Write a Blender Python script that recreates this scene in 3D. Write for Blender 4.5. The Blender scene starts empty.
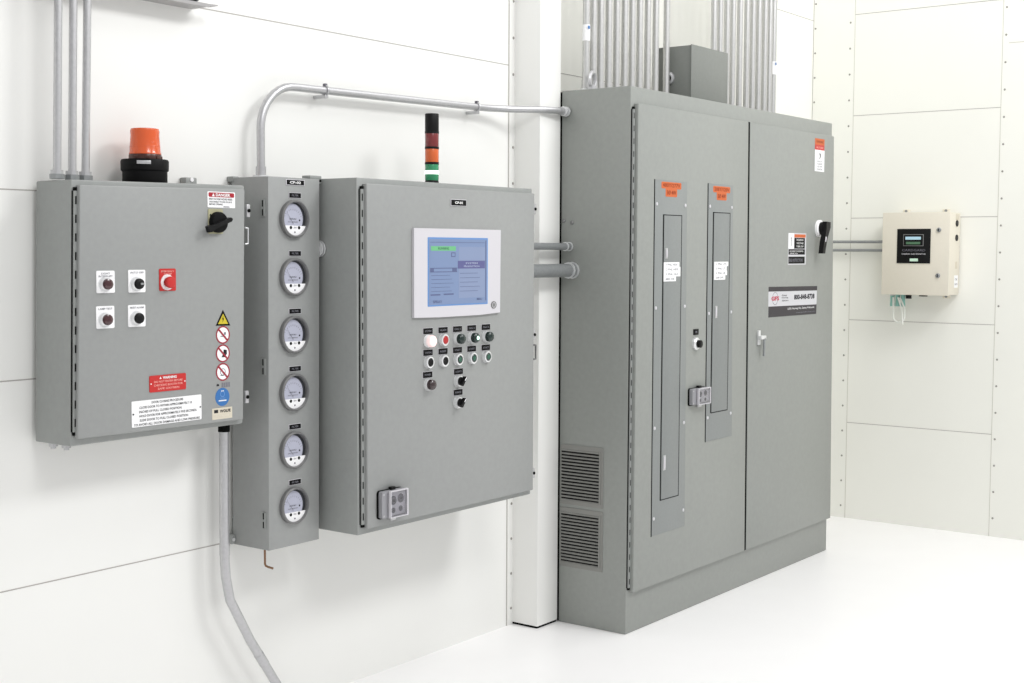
import bpy, bmesh, math
from mathutils import Vector, Matrix

C = bpy.context.scene.collection
PI = math.pi

# ------------------------------------------------------------------ materials
def lin(c):
    c = c / 255.0
    return c / 12.92 if c <= 0.04045 else ((c + 0.055) / 1.055) ** 2.4

def rgb(r, g, b):
    return (lin(r), lin(g), lin(b), 1.0)

def mat(name, col, rough=0.5, metal=0.0, mottle=0.0, mscale=60.0, bump=0.0, emit=None, estr=0.0,
        trans=0.0, spec=0.5, coat=0.0):
    m = bpy.data.materials.new(name)
    m.use_nodes = True
    nt = m.node_tree
    b = nt.nodes['Principled BSDF']
    b.inputs['Base Color'].default_value = col
    b.inputs['Roughness'].default_value = rough
    b.inputs['Metallic'].default_value = metal
    b.inputs['Specular IOR Level'].default_value = spec
    b.inputs['Transmission Weight'].default_value = trans
    b.inputs['Coat Weight'].default_value = coat
    if emit:
        b.inputs['Emission Color'].default_value = emit
        b.inputs['Emission Strength'].default_value = estr
    if mottle or bump:
        tc = nt.nodes.new('ShaderNodeTexCoord')
        n = nt.nodes.new('ShaderNodeTexNoise')
        n.inputs['Scale'].default_value = mscale
        n.inputs['Detail'].default_value = 4.0
        nt.links.new(tc.outputs['Object'], n.inputs['Vector'])
        if mottle:
            r = nt.nodes.new('ShaderNodeMapRange')
            r.inputs['From Min'].default_value = 0.3
            r.inputs['From Max'].default_value = 0.7
            r.inputs['To Min'].default_value = 1.0 - mottle
            r.inputs['To Max'].default_value = 1.0 + mottle
            nt.links.new(n.outputs['Fac'], r.inputs['Value'])
            mx = nt.nodes.new('ShaderNodeVectorMath')
            mx.operation = 'SCALE'
            mx.inputs[0].default_value = col[:3]
            nt.links.new(r.outputs['Result'], mx.inputs['Scale'])
            nt.links.new(mx.outputs['Vector'], b.inputs['Base Color'])
        if bump:
            bp = nt.nodes.new('ShaderNodeBump')
            bp.inputs['Strength'].default_value = bump
            bp.inputs['Distance'].default_value = 0.002
            nt.links.new(n.outputs['Fac'], bp.inputs['Height'])
            nt.links.new(bp.outputs['Normal'], b.inputs['Normal'])
    return m

WALL = mat('white_wall_panel', rgb(241, 241, 238), 0.45, mottle=0.008, mscale=3)
WALLR = mat('cream_wall_panel', rgb(243, 243, 236), 0.45, mottle=0.008, mscale=3)
JOINT = mat('panel_joint', rgb(176, 172, 168), 0.7)
FLOOR = mat('white_floor_coating', rgb(253, 252, 252), 0.34, mottle=0.01, mscale=4, spec=0.3)
GREY = mat('grey_enclosure_paint', rgb(149, 152, 150), 0.42, mottle=0.03, mscale=55, bump=0.05)
GREYD = mat('grey_door_paint', rgb(151, 153, 152), 0.40, mottle=0.025, mscale=55, bump=0.05)
GREYB = mat('warm_grey_cabinet_paint', rgb(147, 150, 146), 0.42, mottle=0.03, mscale=45, bump=0.05)
PANELG = mat('panel_cover_grey', rgb(136, 140, 139), 0.45, mottle=0.03, mscale=80)
PANELG2 = mat('panel_door_grey', rgb(131, 135, 134), 0.45, mottle=0.03, mscale=80)
GASK_SHADE = mat('black_gasket_and_gap_shade', rgb(18, 19, 18), 0.9, spec=0.05)  # real gaskets, plus shade painted into gaps
BLACK = mat('black_plastic', rgb(13, 13, 14), 0.45, spec=0.25)
BLACKT = mat('black_tag', rgb(10, 10, 11), 0.5, spec=0.15)
STEEL = mat('galvanized_steel', rgb(196, 196, 198), 0.38, metal=0.75, mottle=0.05, mscale=90)
BANKS = mat('bright_conduit_steel', rgb(202, 202, 201), 0.36, metal=0.75, mottle=0.04, mscale=90)
STEELD = mat('dull_conduit_steel', rgb(150, 153, 154), 0.45, metal=0.5, mottle=0.05, mscale=90)
CHROME = mat('bright_zinc', rgb(236, 237, 238), 0.3, metal=0.55)
WHITE = mat('white_plate', rgb(247, 247, 248), 0.4)
OFFW = mat('off_white_plastic', rgb(208, 206, 211), 0.4)
CREAM = mat('cream_box_paint', rgb(229, 223, 208), 0.42, mottle=0.01, mscale=60)
CREAML = mat('cream_sticker', rgb(214, 206, 188), 0.5)
INK = mat('dark_print', rgb(40, 40, 44), 0.7, spec=0.2)
INKL = mat('soft_grey_print', rgb(120, 120, 128), 0.6)
PRINTW = mat('white_print', rgb(240, 240, 240), 0.6)
PRINTP = mat('pale_print_on_red', rgb(246, 176, 166), 0.6)
RED = mat('sign_red', rgb(196, 40, 38), 0.4)
REDD = mat('danger_red', rgb(166, 26, 42), 0.4)
REDR = mat('prohibition_red', rgb(156, 36, 54), 0.4)
REDB = mat('red_push_button', rgb(176, 40, 42), 0.35)
PINK = mat('pinkish_red_print', rgb(190, 44, 76), 0.5)
YEL = mat('warning_yellow', rgb(206, 188, 44), 0.4)
YELP = mat('pale_yellow_plate', rgb(176, 173, 140), 0.5)
BLUE = mat('mandatory_blue', rgb(52, 112, 176), 0.4)
ORANGE = mat('orange_sticker', rgb(204, 100, 48), 0.5)
DKRED = mat('dark_red_lens', rgb(62, 20, 26), 0.18, spec=0.7, coat=0.4)
DKBRN = mat('dark_maroon_lens', rgb(48, 32, 34), 0.22, spec=0.7, coat=0.3)
GREENB = mat('green_push_button', rgb(44, 92, 74), 0.35)
GREEND = mat('dark_green_lens', rgb(14, 38, 34), 0.25, coat=0.3)
GREENL = mat('lit_green_lens', rgb(200, 255, 220), 0.3, emit=rgb(190, 255, 220), estr=1.4)
PINKL = mat('lit_white_lens', rgb(255, 226, 224), 0.3, emit=rgb(255, 224, 222), estr=0.35)
AMBER = mat('amber_lens', rgb(214, 88, 36), 0.22, coat=0.4, emit=rgb(226, 90, 22), estr=0.05)
AMBERD = mat('dark_brown_collar', rgb(70, 30, 18), 0.3)  # dark brown colour of the beacon collar
REDL = mat('dark_red_beacon_lens', rgb(120, 38, 40), 0.25, coat=0.4)
ORL = mat('orange_beacon_lens', rgb(212, 98, 42), 0.25, coat=0.4)
GRL = mat('green_beacon_lens', rgb(44, 142, 96), 0.25, coat=0.4)
GRLIT = mat('lit_green_band', rgb(236, 255, 244), 0.3, emit=rgb(225, 255, 240), estr=1.0)
BEZEL = mat('dull_bezel_metal', rgb(126, 126, 126), 0.4, metal=0.35)
DIALB = mat('gauge_dark_rim', rgb(52, 54, 60), 0.5)  # dark backing that shows as a rim around the dial
DIAL = mat('gauge_dial_face', rgb(180, 182, 198), 0.4)
LCD = mat('lcd_blue', rgb(118, 136, 170), 0.3, emit=rgb(120, 146, 196), estr=0.08)
LCDE = mat('lcd_edge_blue', rgb(96, 138, 192), 0.3, emit=rgb(100, 150, 215), estr=0.1)
LCD2 = mat('lcd_panel_tint', rgb(128, 142, 172), 0.3, emit=rgb(130, 150, 196), estr=0.08)
LCDG = mat('lcd_green', rgb(106, 178, 126), 0.3, emit=rgb(110, 200, 135), estr=0.08)
LCDV = mat('lcd_violet', rgb(88, 90, 138), 0.3, emit=rgb(96, 100, 156), estr=0.05)
LCDK = mat('lcd_dark_line', rgb(88, 98, 136), 0.3)
LCDW = mat('lcd_text', rgb(178, 188, 214), 0.3)
GLASS = mat('clear_cover_plastic', rgb(240, 240, 244), 0.06, trans=1.0, spec=0.4)
GREYP = mat('grey_port_plastic', rgb(150, 150, 154), 0.4)
DARKG = mat('dark_grey_disc', rgb(104, 102, 110), 0.5)
VENT = mat('vent_slat_grey', rgb(138, 138, 134), 0.5)
VENTK = mat('vent_opening', rgb(30, 30, 30), 0.9, spec=0.05)
COPPER = mat('copper_tube', rgb(136, 104, 78), 0.35, metal=0.7)
JBOX = mat('junction_box_paint', rgb(124, 127, 123), 0.45, mottle=0.03, mscale=60)
NAVY = mat('banner_charcoal', rgb(52, 48, 53), 0.5)
SILVER = mat('banner_silver', rgb(206, 206, 210), 0.45)
TEAL = mat('teal_gland', rgb(136, 186, 176), 0.4)
TUBEW = mat('clear_white_tube', rgb(236, 238, 232), 0.25)
LCDB = mat('small_lcd', rgb(170, 200, 214), 0.3, emit=rgb(170, 205, 220), estr=0.25)
LCDGR = mat('small_green_lcd', rgb(84, 120, 92), 0.3)
MINT = mat('mint_badge', rgb(206, 236, 214), 0.4)
TRAY = mat('tray_grey', rgb(168, 166, 166), 0.5)
RIVET = mat('rivet_grey', rgb(150, 148, 142), 0.4)

# ------------------------------------------------------------------ mesh builder
class Frame:
    def __init__(s, o, eu, ev, ew):
        s.o, s.eu, s.ev, s.ew = Vector(o), Vector(eu), Vector(ev), Vector(ew)
    def P(s, u, v, w=0.0):
        return s.o + s.eu * u + s.ev * v + s.ew * w

def front(y):                      # surface facing the viewer along -Y; u = x, v = z
    return Frame((0, y, 0), (1, 0, 0), (0, 0, 1), (0, -1, 0))
def west(x):                       # surface facing -X; u = -y, v = z
    return Frame((x, 0, 0), (0, -1, 0), (0, 0, 1), (-1, 0, 0))

class MB:
    def __init__(s):
        s.bm = bmesh.new(); s.mats = []
    def mi(s, m):
        if m not in s.mats: s.mats.append(m)
        return s.mats.index(m)
    def add(s, verts, faces, m):
        i = s.mi(m)
        vs = [s.bm.verts.new(v) for v in verts]
        for f in faces:
            try:
                fc = s.bm.faces.new([vs[k] for k in f]); fc.material_index = i
            except ValueError:
                pass
    def hexa(s, c, m, bev=0.0, seg=2):     # c: 4 bottom corners then 4 top corners, both going round
        t = bmesh.new()
        v = [t.verts.new(p) for p in c]
        for f in ((0, 1, 2, 3), (4, 5, 6, 7), (0, 1, 5, 4), (1, 2, 6, 5), (2, 3, 7, 6), (3, 0, 4, 7)):
            t.faces.new([v[k] for k in f])
        bmesh.ops.recalc_face_normals(t, faces=t.faces[:])
        if bev:
            bmesh.ops.bevel(t, geom=t.edges[:], offset=bev, segments=seg, profile=0.5, affect='EDGES')
        s.merge(t, m)
    def merge(s, t, m):
        i = s.mi(m)
        t.verts.ensure_lookup_table()
        mp = {v: s.bm.verts.new(v.co) for v in t.verts}
        for f in t.faces:
            try:
                n = s.bm.faces.new([mp[v] for v in f.verts]); n.material_index = i
            except ValueError:
                pass
        t.free()
    def box(s, x0, x1, y0, y1, z0, z1, m, bev=0.0):
        s.hexa([(x0, y0, z0), (x1, y0, z0), (x1, y1, z0), (x0, y1, z0),
                (x0, y0, z1), (x1, y0, z1), (x1, y1, z1), (x0, y1, z1)], m, bev)
    def rect(s, F, u0, u1, v0, v1, w0, w1, m, bev=0.0):
        P = F.P
        s.hexa([P(u0, v0, w0), P(u1, v0, w0), P(u1, v0, w1), P(u0, v0, w1),
                P(u0, v1, w0), P(u1, v1, w0), P(u1, v1, w1), P(u0, v1, w1)], m, bev)
    def prism(s, F, pts, w0, w1, m):
        n = len(pts)
        vs = [F.P(u, v, w0) for u, v in pts] + [F.P(u, v, w1) for u, v in pts]
        fs = [tuple(range(n)), tuple(range(n, 2 * n))] + [(i, (i + 1) % n, n + (i + 1) % n, n + i) for i in range(n)]
        s.add(vs, fs, m)
    def rrect(s, F, u0, u1, v0, v1, w0, w1, m, r=0.004, k=4):
        pts = []
        for cu, cv, a0 in ((u1 - r, v1 - r, 0), (u0 + r, v1 - r, 90), (u0 + r, v0 + r, 180), (u1 - r, v0 + r, 270)):
            for j in range(k + 1):
                a = math.radians(a0 + 90 * j / k)
                pts.append((cu + r * math.cos(a), cv + r * math.sin(a)))
        s.prism(F, pts, w0, w1, m)
    def disc(s, F, cu, cv, r, w0, w1, m, n=24, rv=None):
        rv = rv or r
        s.prism(F, [(cu + r * math.cos(2 * PI * i / n), cv + rv * math.sin(2 * PI * i / n)) for i in range(n)], w0, w1, m)
    def lathe(s, F, cu, cv, prof, m, n=28, cap=True):   # prof: (radius, w) outwards along the frame's normal
        vs, fs = [], []
        for r, w in prof:
            for i in range(n):
                a = 2 * PI * i / n
                vs.append(F.P(cu + r * math.cos(a), cv + r * math.sin(a), w))
        for j in range(len(prof) - 1):
            for i in range(n):
                k = (i + 1) % n
                fs.append((j * n + i, j * n + k, (j + 1) * n + k, (j + 1) * n + i))
        if cap:
            fs.append(tuple(range(n))); fs.append(tuple(range((len(prof) - 1) * n, len(prof) * n)))
        s.add(vs, fs, m)
    def ring(s, F, cu, cv, r0, r1, w0, w1, m, n=28):
        vs, fs = [], []
        for r, w in ((r0, w0), (r1, w0), (r1, w1), (r0, w1)):
            for i in range(n):
                a = 2 * PI * i / n
                vs.append(F.P(cu + r * math.cos(a), cv + r * math.sin(a), w))
        for j in range(4):
            for i in range(n):
                k = (i + 1) % n; q = (j + 1) % 4
                fs.append((j * n + i, j * n + k, q * n + k, q * n + i))
        s.add(vs, fs, m)
    def tube(s, path, r, m, n=14, cap=True):
        P = [Vector(p) for p in path]
        vs, fs = [], []
        t0 = (P[1] - P[0]).normalized()
        ref = Vector((0, 0, 1)) if abs(t0.z) < 0.9 else Vector((1, 0, 0))
        a = t0.cross(ref).normalized()
        for i, p in enumerate(P):
            if i == 0: t = t0
            elif i == len(P) - 1: t = (P[i] - P[i - 1]).normalized()
            else: t = ((P[i] - P[i - 1]).normalized() + (P[i + 1] - P[i]).normalized()).normalized()
            a = (a - t * a.dot(t)).normalized(); b = t.cross(a)
            for k in range(n):
                g = 2 * PI * k / n
                vs.append(p + a * (r * math.cos(g)) + b * (r * math.sin(g)))
        for i in range(len(P) - 1):
            for k in range(n):
                q = (k + 1) % n
                fs.append((i * n + k, i * n + q, (i + 1) * n + q, (i + 1) * n + k))
        if cap:
            fs.append(tuple(range(n))); fs.append(tuple(range((len(P) - 1) * n, len(P) * n)))
        s.add(vs, fs, m)
    def nut(s, p, axis, r, h, m, n=8):
        p = Vector(p); axis = Vector(axis).normalized()
        s.tube([p, p + axis * h], r, m, n=n)
    def text(s, F, txt, cu, cv, w, h, m, off=0.0006, rot=0.0, align='C', bold=0.012):
        me = text_mesh(txt, bold)
        if not len(me.vertices): return
        xs = [v.co.x for v in me.vertices]; ys = [v.co.y for v in me.vertices]
        x0, x1, y0, y1 = min(xs), max(xs), min(ys), max(ys)
        sy = h / (y1 - y0); sx = w / (x1 - x0) if w else sy
        sh = 0 if align == 'C' else 0.5
        ca, sa = math.cos(rot), math.sin(rot)
        vs = []
        for v in me.vertices:
            a = ((v.co.x - x0) / (x1 - x0) - 0.5 + sh) * sx * (x1 - x0)
            b = (v.co.y - (y0 + y1) / 2) * sy
            vs.append(F.P(cu + a * ca - b * sa, cv + a * sa + b * ca, off))
        s.add(vs, [tuple(p.vertices) for p in me.polygons], m)
    def build(s, name, parent=None, origin=None):
        bmesh.ops.recalc_face_normals(s.bm, faces=s.bm.faces[:])
        o0 = Vector(origin) if origin is not None else (Vector(world_loc(parent)) if parent else Vector((0, 0, 0)))
        bmesh.ops.translate(s.bm, verts=s.bm.verts[:], vec=-o0)
        me = bpy.data.meshes.new(name)
        s.bm.to_mesh(me); s.bm.free()
        for m in s.mats: me.materials.append(m)
        me.shade_smooth()
        me.set_sharp_from_angle(angle=math.radians(32))
        o = bpy.data.objects.new(name, me)
        C.objects.link(o)
        if parent:
            o.parent = parent
            o.location = o0 - Vector(world_loc(parent))
        else:
            o.location = o0
        return o

_tc = {}
def text_mesh(txt, bold):
    key = (txt, bold)
    if key not in _tc:
        cu = bpy.data.curves.new('lettering', 'FONT')
        cu.body = txt; cu.resolution_u = 2; cu.offset = bold
        ob = bpy.data.objects.new('lettering', cu)
        C.objects.link(ob)
        dg = bpy.context.evaluated_depsgraph_get()
        _tc[key] = bpy.data.meshes.new_from_object(ob.evaluated_get(dg))
        bpy.data.objects.remove(ob); bpy.data.curves.remove(cu)
    return _tc[key]

def world_loc(o):
    v = Vector((0, 0, 0))
    while o:
        v += o.location; o = o.parent
    return v

def tag(o, label, cat, group=None):
    o['label'] = label; o['category'] = cat
    if group: o['group'] = group
    return o
def thing(name, loc, label, cat, group=None):
    o = bpy.data.objects.new(name, None)
    o.empty_display_size = 0.05
    C.objects.link(o); o.location = loc
    return tag(o, label, cat, group)
def struct(mb, name):
    o = mb.build(name); o['kind'] = 'structure'; return o
def copy_tree(o, parent=None, loc=None):
    c = o.copy(); C.objects.link(c); c.parent = parent
    if loc is not None: c.location = loc
    for ch in list(o.children): copy_tree(ch, c)
    return c
def arc(c, r, a0, a1, plane, n=8):
    out = []
    for i in range(n + 1):
        a = math.radians(a0 + (a1 - a0) * i / n)
        u, v = r * math.cos(a), r * math.sin(a)
        out.append((c[0] + u, c[1], c[2] + v) if plane == 'xz' else (c[0] + u, c[1] + v, c[2]))
    return out

# ------------------------------------------------------------------ setting
YW = 0.481      # back wall, left bay
YB = 0.545      # back wall, bay behind the tall cabinet
XR = 2.964      # right wall
HT = 3.7
b = MB(); b.box(-7, 4.2, -6, 1.2, -0.12, 0, FLOOR); struct(b, 'floor')

b = MB()
b.box(-7, -0.12, YW, YW + 0.2, 0, HT, WALL)
b.box(-0.12, XR + 0.2, YB, YB + 0.2, 0, HT, WALLR)
J = 0.0035
for z in (0.633, 1.237, 1.781, 2.388, 2.985):
    b.box(-7, -0.197, YW - 0.0008, YW + 0.01, z - J / 2, z + J / 2, JOINT)
b.box(-0.197, -0.192, YW - 0.0009, YW + 0.01, 0, HT, JOINT)
for z in (1.81, 2.409, 3.004):
    b.box(0.0, XR, YB - 0.0008, YB + 0.01, z - J / 2, z + J / 2, JOINT)
struct(b, 'wall_back')

def rivets(b, F, u, zs, r=0.006):
    for z in zs:
        b.lathe(F, u, z, [(r, 0.0), (r, 0.0012), (r * 0.6, 0.003)], RIVET, n=8)

b = MB()
b.box(XR, XR + 0.2, -3.2, YB + 0.2, 0, HT, WALLR)
W = west(XR)
for z in (0.5835, 1.205, 1.8135, 2.4211, 3.0157):
    b.rect(W, -0.279, 0.583, z - J / 2, z + J / 2, -0.01, 0.0008, JOINT)
b.rect(W, -0.283, -0.279, 0, HT, -0.01, 0.0005, mat('faint_joint', rgb(206, 204, 194), 0.7))
b.rect(W, 0.583, 0.587, 0, HT, -0.01, 0.0005, bpy.data.materials['faint_joint'])
b.rect(W, -0.48, -0.30, 2.739, 2.743, -0.01, 0.0008, JOINT)
b.rect(W, -YB, -YB + 0.004, 0, HT, -0.01, 0.001, JOINT)
struct(b, 'wall_right')

b = MB()      # flat cover strips with rivets
F0 = front(YW)
b.rect(F0, -0.192, -0.1555, 0, HT, 0.0, 0.003, WALL)
rivets(b, front(YW - 0.003), -0.166, [0.0717 + 0.152 * k for k in range(24)])
struct(b, 'trim_1')
b = MB()
b.rect(W, -YB + 0.004, -0.283, 0, HT, 0.0, 0.002, WALLR)
rivets(b, west(XR - 0.002), -0.531, [0.02 + 0.1468 * k for k in range(25)])
rivets(b, west(XR - 0.002), -0.308, [0.0738 + 0.1525 * k for k in range(24)])
struct(b, 'trim_2')
b = MB()
b.rect(W, 0.587, 3.2, 0, HT, 0.0, 0.002, WALLR)
b.rect(W, 0.62, 3.2, 2.771, 2.775, 0.0, 0.0026, bpy.data.materials['faint_joint'])
rivets(b, west(XR - 0.002), 0.604, [0.105 + 0.1508 * k for k in range(24)])
struct(b, 'trim_3')
b = MB()      # boxed wall post
b.box(-0.1555, -0.005, 0.345, YB, 0.009, HT, WALL, 0.004)
b.box(-0.150, -0.009, 0.350, YB, 0.0, 0.012, GASK_SHADE)  # dark strip painted in for the shadow gap under the post
struct(b, 'trim_4')

# ------------------------------------------------------------------ common parts
def piano_hinge(name, parent, x, y, z0, z1, lean=0.0, pitch=0.052, w=0.015):
    """continuous hinge beside a door; x is the left edge at the top"""
    b = MB()
    F = front(y)
    n = int((z1 - z0) / pitch)
    def X(z): return x + lean * (z - z1)
    def slab(ua, ub, za, zb, w0, w1, m):
        P = F.P
        b.hexa([P(X(za) + ua, za, w0), P(X(za) + ub, za, w0), P(X(za) + ub, za, w1), P(X(za) + ua, za, w1),
                P(X(zb) + ua, zb, w0), P(X(zb) + ub, zb, w0), P(X(zb) + ub, zb, w1), P(X(zb) + ua, zb, w1)], m)
    slab(-0.001, 0.001, z0, z1, 0, 0.004, GASK_SHADE)  # thin dark strip painted as the shadow line beside the hinge
    slab(0.001, w, z0, z1, 0, 0.010, GREY)
    p = (z1 - z0) / n
    for k in range(n):
        za = z0 + k * p
        slab(0.004, 0.0085, za + p * 0.28, za + p * 0.72, 0.009, 0.0108, GASK_SHADE)
    slab(0.002, w, z1, z1 + 0.010, 0.002, 0.008, GASK_SHADE)
    slab(0.002, w, z0 - 0.010, z0, 0.002, 0.008, GASK_SHADE)
    return b.build(name, parent)

def port_cover(parent, F, u0, v0, w, h):
    """service port with clear hinged cover over a plate of sockets"""
    b = MB()
    b.rrect(F, u0, u0 + w, v0, v0 + h, 0, 0.006, GASK_SHADE, 0.010)
    b.rrect(F, u0 + 0.004, u0 + w, v0 + 0.004, v0 + h - 0.002, 0.006, 0.022, GREYP, 0.008)
    for vv in (v0 + 0.012, v0 + h - 0.012):
        b.disc(F, u0 + 0.012, vv, 0.004, 0.022, 0.0235, STEEL, 10)
    b.rect(F, u0 + w * 0.45, u0 + w * 0.62, v0 + h - 0.004, v0 + h + 0.008, 0.004, 0.018, BLACK, 0.001)
    b.rect(F, u0 + w * 0.42, u0 + w * 0.62, v0 - 0.009, v0 + 0.004, 0.006, 0.020, STEEL, 0.002)
    o = b.build('service_port', parent)
    pl = MB()
    pl.rect(F, u0 + w * 0.30, u0 + w - 0.006, v0 + 0.010, v0 + h - 0.008, 0.022, 0.026, OFFW, 0.001)
    a, c = u0 + w * 0.44, u0 + w * 0.74
    for uu, vv, r in ((a, v0 + h * 0.63, 0.016), (c, v0 + h * 0.66, 0.016), (a, v0 + h * 0.28, 0.010), (c, v0 + h * 0.30, 0.010)):
        r *= h / 0.1
        pl.disc(F, uu, vv, r, 0.026, 0.0275, DARKG, 18)
        pl.rect(F, uu - r * .3, uu - r * .15, vv - r * .3, vv + r * .3, 0.0275, 0.028, BLACK)
        pl.rect(F, uu + r * .15, uu + r * .3, vv - r * .3, vv + r * .3, 0.0275, 0.028, BLACK)
    pl.build('socket_plate', o)
    g = MB()
    t = 0.0035
    ua, ub, va, vb = u0 + w * 0.26, u0 + w - 0.001, v0 + 0.003, v0 + h - 0.002
    g.rect(F, ua, ub, va, va + t, 0.026, 0.036, OFFW); g.rect(F, ua, ub, vb - t, vb, 0.026, 0.036, OFFW)
    g.rect(F, ua, ua + t, va + t, vb - t, 0.026, 0.036, OFFW); g.rect(F, ub - t * 2, ub, va + t, vb - t, 0.026, 0.036, OFFW)
    g.rect(F, ua + t, ub - 2 * t, va + t, vb - t, 0.0345, 0.036, GLASS)
    g.build('clear_cover', o)
    return o

def locknut(b, p, axis, r, h=0.010):
    b.nut(p, axis, r, h, CHROME, n=12)

# ------------------------------------------------------------------ tall distribution cabinet
B = thing('distribution_cabinet', (1.02, 0.16, 0), 'tall grey floor-standing two-door electrical cabinet with rotary handle and breaker panels', 'electrical cabinet')
HB = 2.29
b = MB()
XT, XBm = 2.017, 2.052           # right edge top / bottom
b.hexa([(0, 0, 0), (XBm, 0, 0), (XBm, 0.343, 0), (0, 0.343, 0),
        (0, 0, HB), (XT, 0, HB), (XT, 0.343, HB), (0, 0.343, HB)], GREYB, 0.004)
b.build('enclosure', B)
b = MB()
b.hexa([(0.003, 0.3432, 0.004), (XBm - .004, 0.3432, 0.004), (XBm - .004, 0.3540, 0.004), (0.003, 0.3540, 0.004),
        (0.003, 0.3432, HB - .004), (XT - .004, 0.3432, HB - .004), (XT - .004, 0.3540, HB - .004), (0.003, 0.3540, HB - .004)], GASK_SHADE)
b.build('back_gap_shade', B)  # dark strip painting in the shadow gap behind the cabinet
DZ0, DZ1 = 0.180, 2.219
def lean_door(x0t, x1t, x0b, x1b, name):
    b = MB()
    y0, y1 = -0.025, -0.001
    b.hexa([(x0b, y0, DZ0), (x1b, y0, DZ0), (x1b, y1, DZ0), (x0b, y1, DZ0),
            (x0t, y0, DZ1), (x1t, y0, DZ1), (x1t, y1, DZ1), (x0t, y1, DZ1)], GREYB, 0.004)
    return b.build(name, B)
dl = lean_door(0.021, 1.008, 0.019, 1.036, 'door')
dr = lean_door(1.025, 1.990, 1.053, 2.042, 'door')
b = MB()
b.hexa([(1.037, -0.0225, DZ0), (1.052, -0.0225, DZ0), (1.052, -0.001, DZ0), (1.037, -0.001, DZ0),
        (1.009, -0.0225, DZ1), (1.024, -0.0225, DZ1), (1.024, -0.001, DZ1), (1.009, -0.001, DZ1)], GASK_SHADE)
b.build('door_gap_shade', B)  # black strip painting in the shade of the gap between the doors
piano_hinge('hinge', B, 0.004, -0.0005, 0.200, 2.195, w=0.0145)
FD = front(-0.025)

def breaker_panel(u0t, u1t, u0b, u1b, v0, v1, iu0, iu1, iv0, iv1, screws, sticker, stx, big):
    def at(v, a, c): return a + (c - a) * (v1 - v) / (v1 - v0)
    b = MB()
    P = FD.P
    b.hexa([P(u0b, v0, 0), P(u1b, v0, 0), P(u1b, v0, 0.003), P(u0b, v0, 0.003),
            P(u0t, v1, 0), P(u1t, v1, 0), P(u1t, v1, 0.003), P(u0t, v1, 0.003)], PANELG, 0.0008)
    b.hexa([P(u0b - .004, v0 - .002, 0), P(u0b, v0 - .002, 0), P(u0b, v0 - .002, 0.0018), P(u0b - .004, v0 - .002, 0.0018),
            P(u0t - .004, v1, 0), P(u0t, v1, 0), P(u0t, v1, 0.0018), P(u0t - .004, v1, 0.0018)], GASK_SHADE)
    for v in screws:
        for e in (at(v, u0t, u0b) + 0.014, at(v, u1t, u1b) - 0.014):
            b.lathe(FD, e, v, [(0.0075, 0.003), (0.0075, 0.0045), (0.004, 0.006)], OFFW, n=10)
    b.build('panel_cover', dl)
    d = MB()
    d.rect(FD, iu0 - 0.007, iu0 + 0.012, iv0 - 0.003, iv1 + 0.004, 0.003, 0.0036, GASK_SHADE)
    d.rect(FD, iu0 - 0.003, iu1 + 0.010, iv0 - 0.005, iv1 + 0.004, 0.003, 0.0034, INK)
    d.rect(FD, iu0, iu1, iv0, iv1, 0.003, 0.0062, PANELG2, 0.001)
    d.build('panel_door', dl)
    s = MB()
    s.rrect(FD, sticker[0] - stx, sticker[0] + stx, sticker[1] - 0.028, sticker[1], 0.003, 0.0036, ORANGE, 0.006)
    s.rrect(FD, sticker[0] - stx * .58, sticker[0] + stx * .58, sticker[1] - 0.062, sticker[1] - 0.024, 0.003, 0.0035, ORANGE, 0.006)
    s.text(FD, big[0], sticker[0], sticker[1] - 0.0135, stx * 1.75, 0.016, mat('rust_print', rgb(150, 54, 14), .6), 0.0042)
    s.text(FD, big[1], sticker[0], sticker[1] - 0.044, stx * .92, 0.018, mat('rust_print', rgb(140, 48, 14), .6), 0.0042)
    o = s.build('voltage_sticker', dl); o['label'] = 'orange voltage sticker'

breaker_panel(0.1565, 0.4265, 0.1605, 0.4435, 0.396, 1.914, 0.230, 0.376, 0.545, 1.765,
              (1.812, 1.373, 0.86, 0.47), (0.291, 1.907), 0.084, ('480Y/277V', '3Ø 4W'))
breaker_panel(0.622, 0.856, 0.628, 0.880, 0.7515, 1.917, 0.672, 0.822, 0.882, 1.786,
              (1.815, 1.333, 0.86), (0.745, 1.907), 0.081, ('208Y/120V', '3Ø 4W'))
for (u, v, ws, rows) in ((0.228, 1.566, (0.133, 0.142, 0.142, 0.105), ('1 PNL HDS', '2 PNL HDS', '3 PNL HLS', '480 DB')),
                         (0.678, 1.566, (0.133, 0.118, 0.122, 0.106), ('1 PNL LTS', '2 PNL LT', '3 PNL LB', '208 DPL'))):
    b = MB()
    for k, (w_, t) in enumerate(zip(ws, rows)):
        vv = v - 0.0205 * k
        b.rect(FD, u, u + w_, vv - 0.0205, vv, 0.0062, 0.0070 + 0.00001 * k, WHITE)
        b.text(FD, t, u + w_ * 0.5, vv - 0.0105, w_ * 0.72, 0.0085, INKL, 0.0075)
    o = b.build('circuit_label', dl); o['label'] = 'white four-line circuit label'
for (u, v, h) in ((0.249, 1.604, 0.045), (0.700, 1.338, 0.055), (0.252, 0.703, 0.065)):
    b = MB()
    b.rect(FD, u - 0.010, u + 0.010, v - h / 2, v + h / 2, 0.006, 0.0085, STEEL, 0.001)
    b.rect(FD, u - 0.005, u + 0.006, v - h / 2 + .008, v + h / 2 - .006, 0.0085, 0.010, OFFW, 0.0006)
    o = b.build('panel_pull', dl); o['label'] = 'small bright recessed pull'
b = MB(); b.rect(FD, 0.503, 0.549, 1.242, 1.268, 0, 0.003, BLACKT, 0.001)
b.text(FD, 'PB', 0.526, 1.255, 0.016, 0.009, INKL, 0.0035)
o = b.build('nameplate', dl)
b = MB()
b.lathe(FD, 0.522, 1.203, [(0.028, 0), (0.028, 0.010), (0.022, 0.016)], CHROME)
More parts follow.
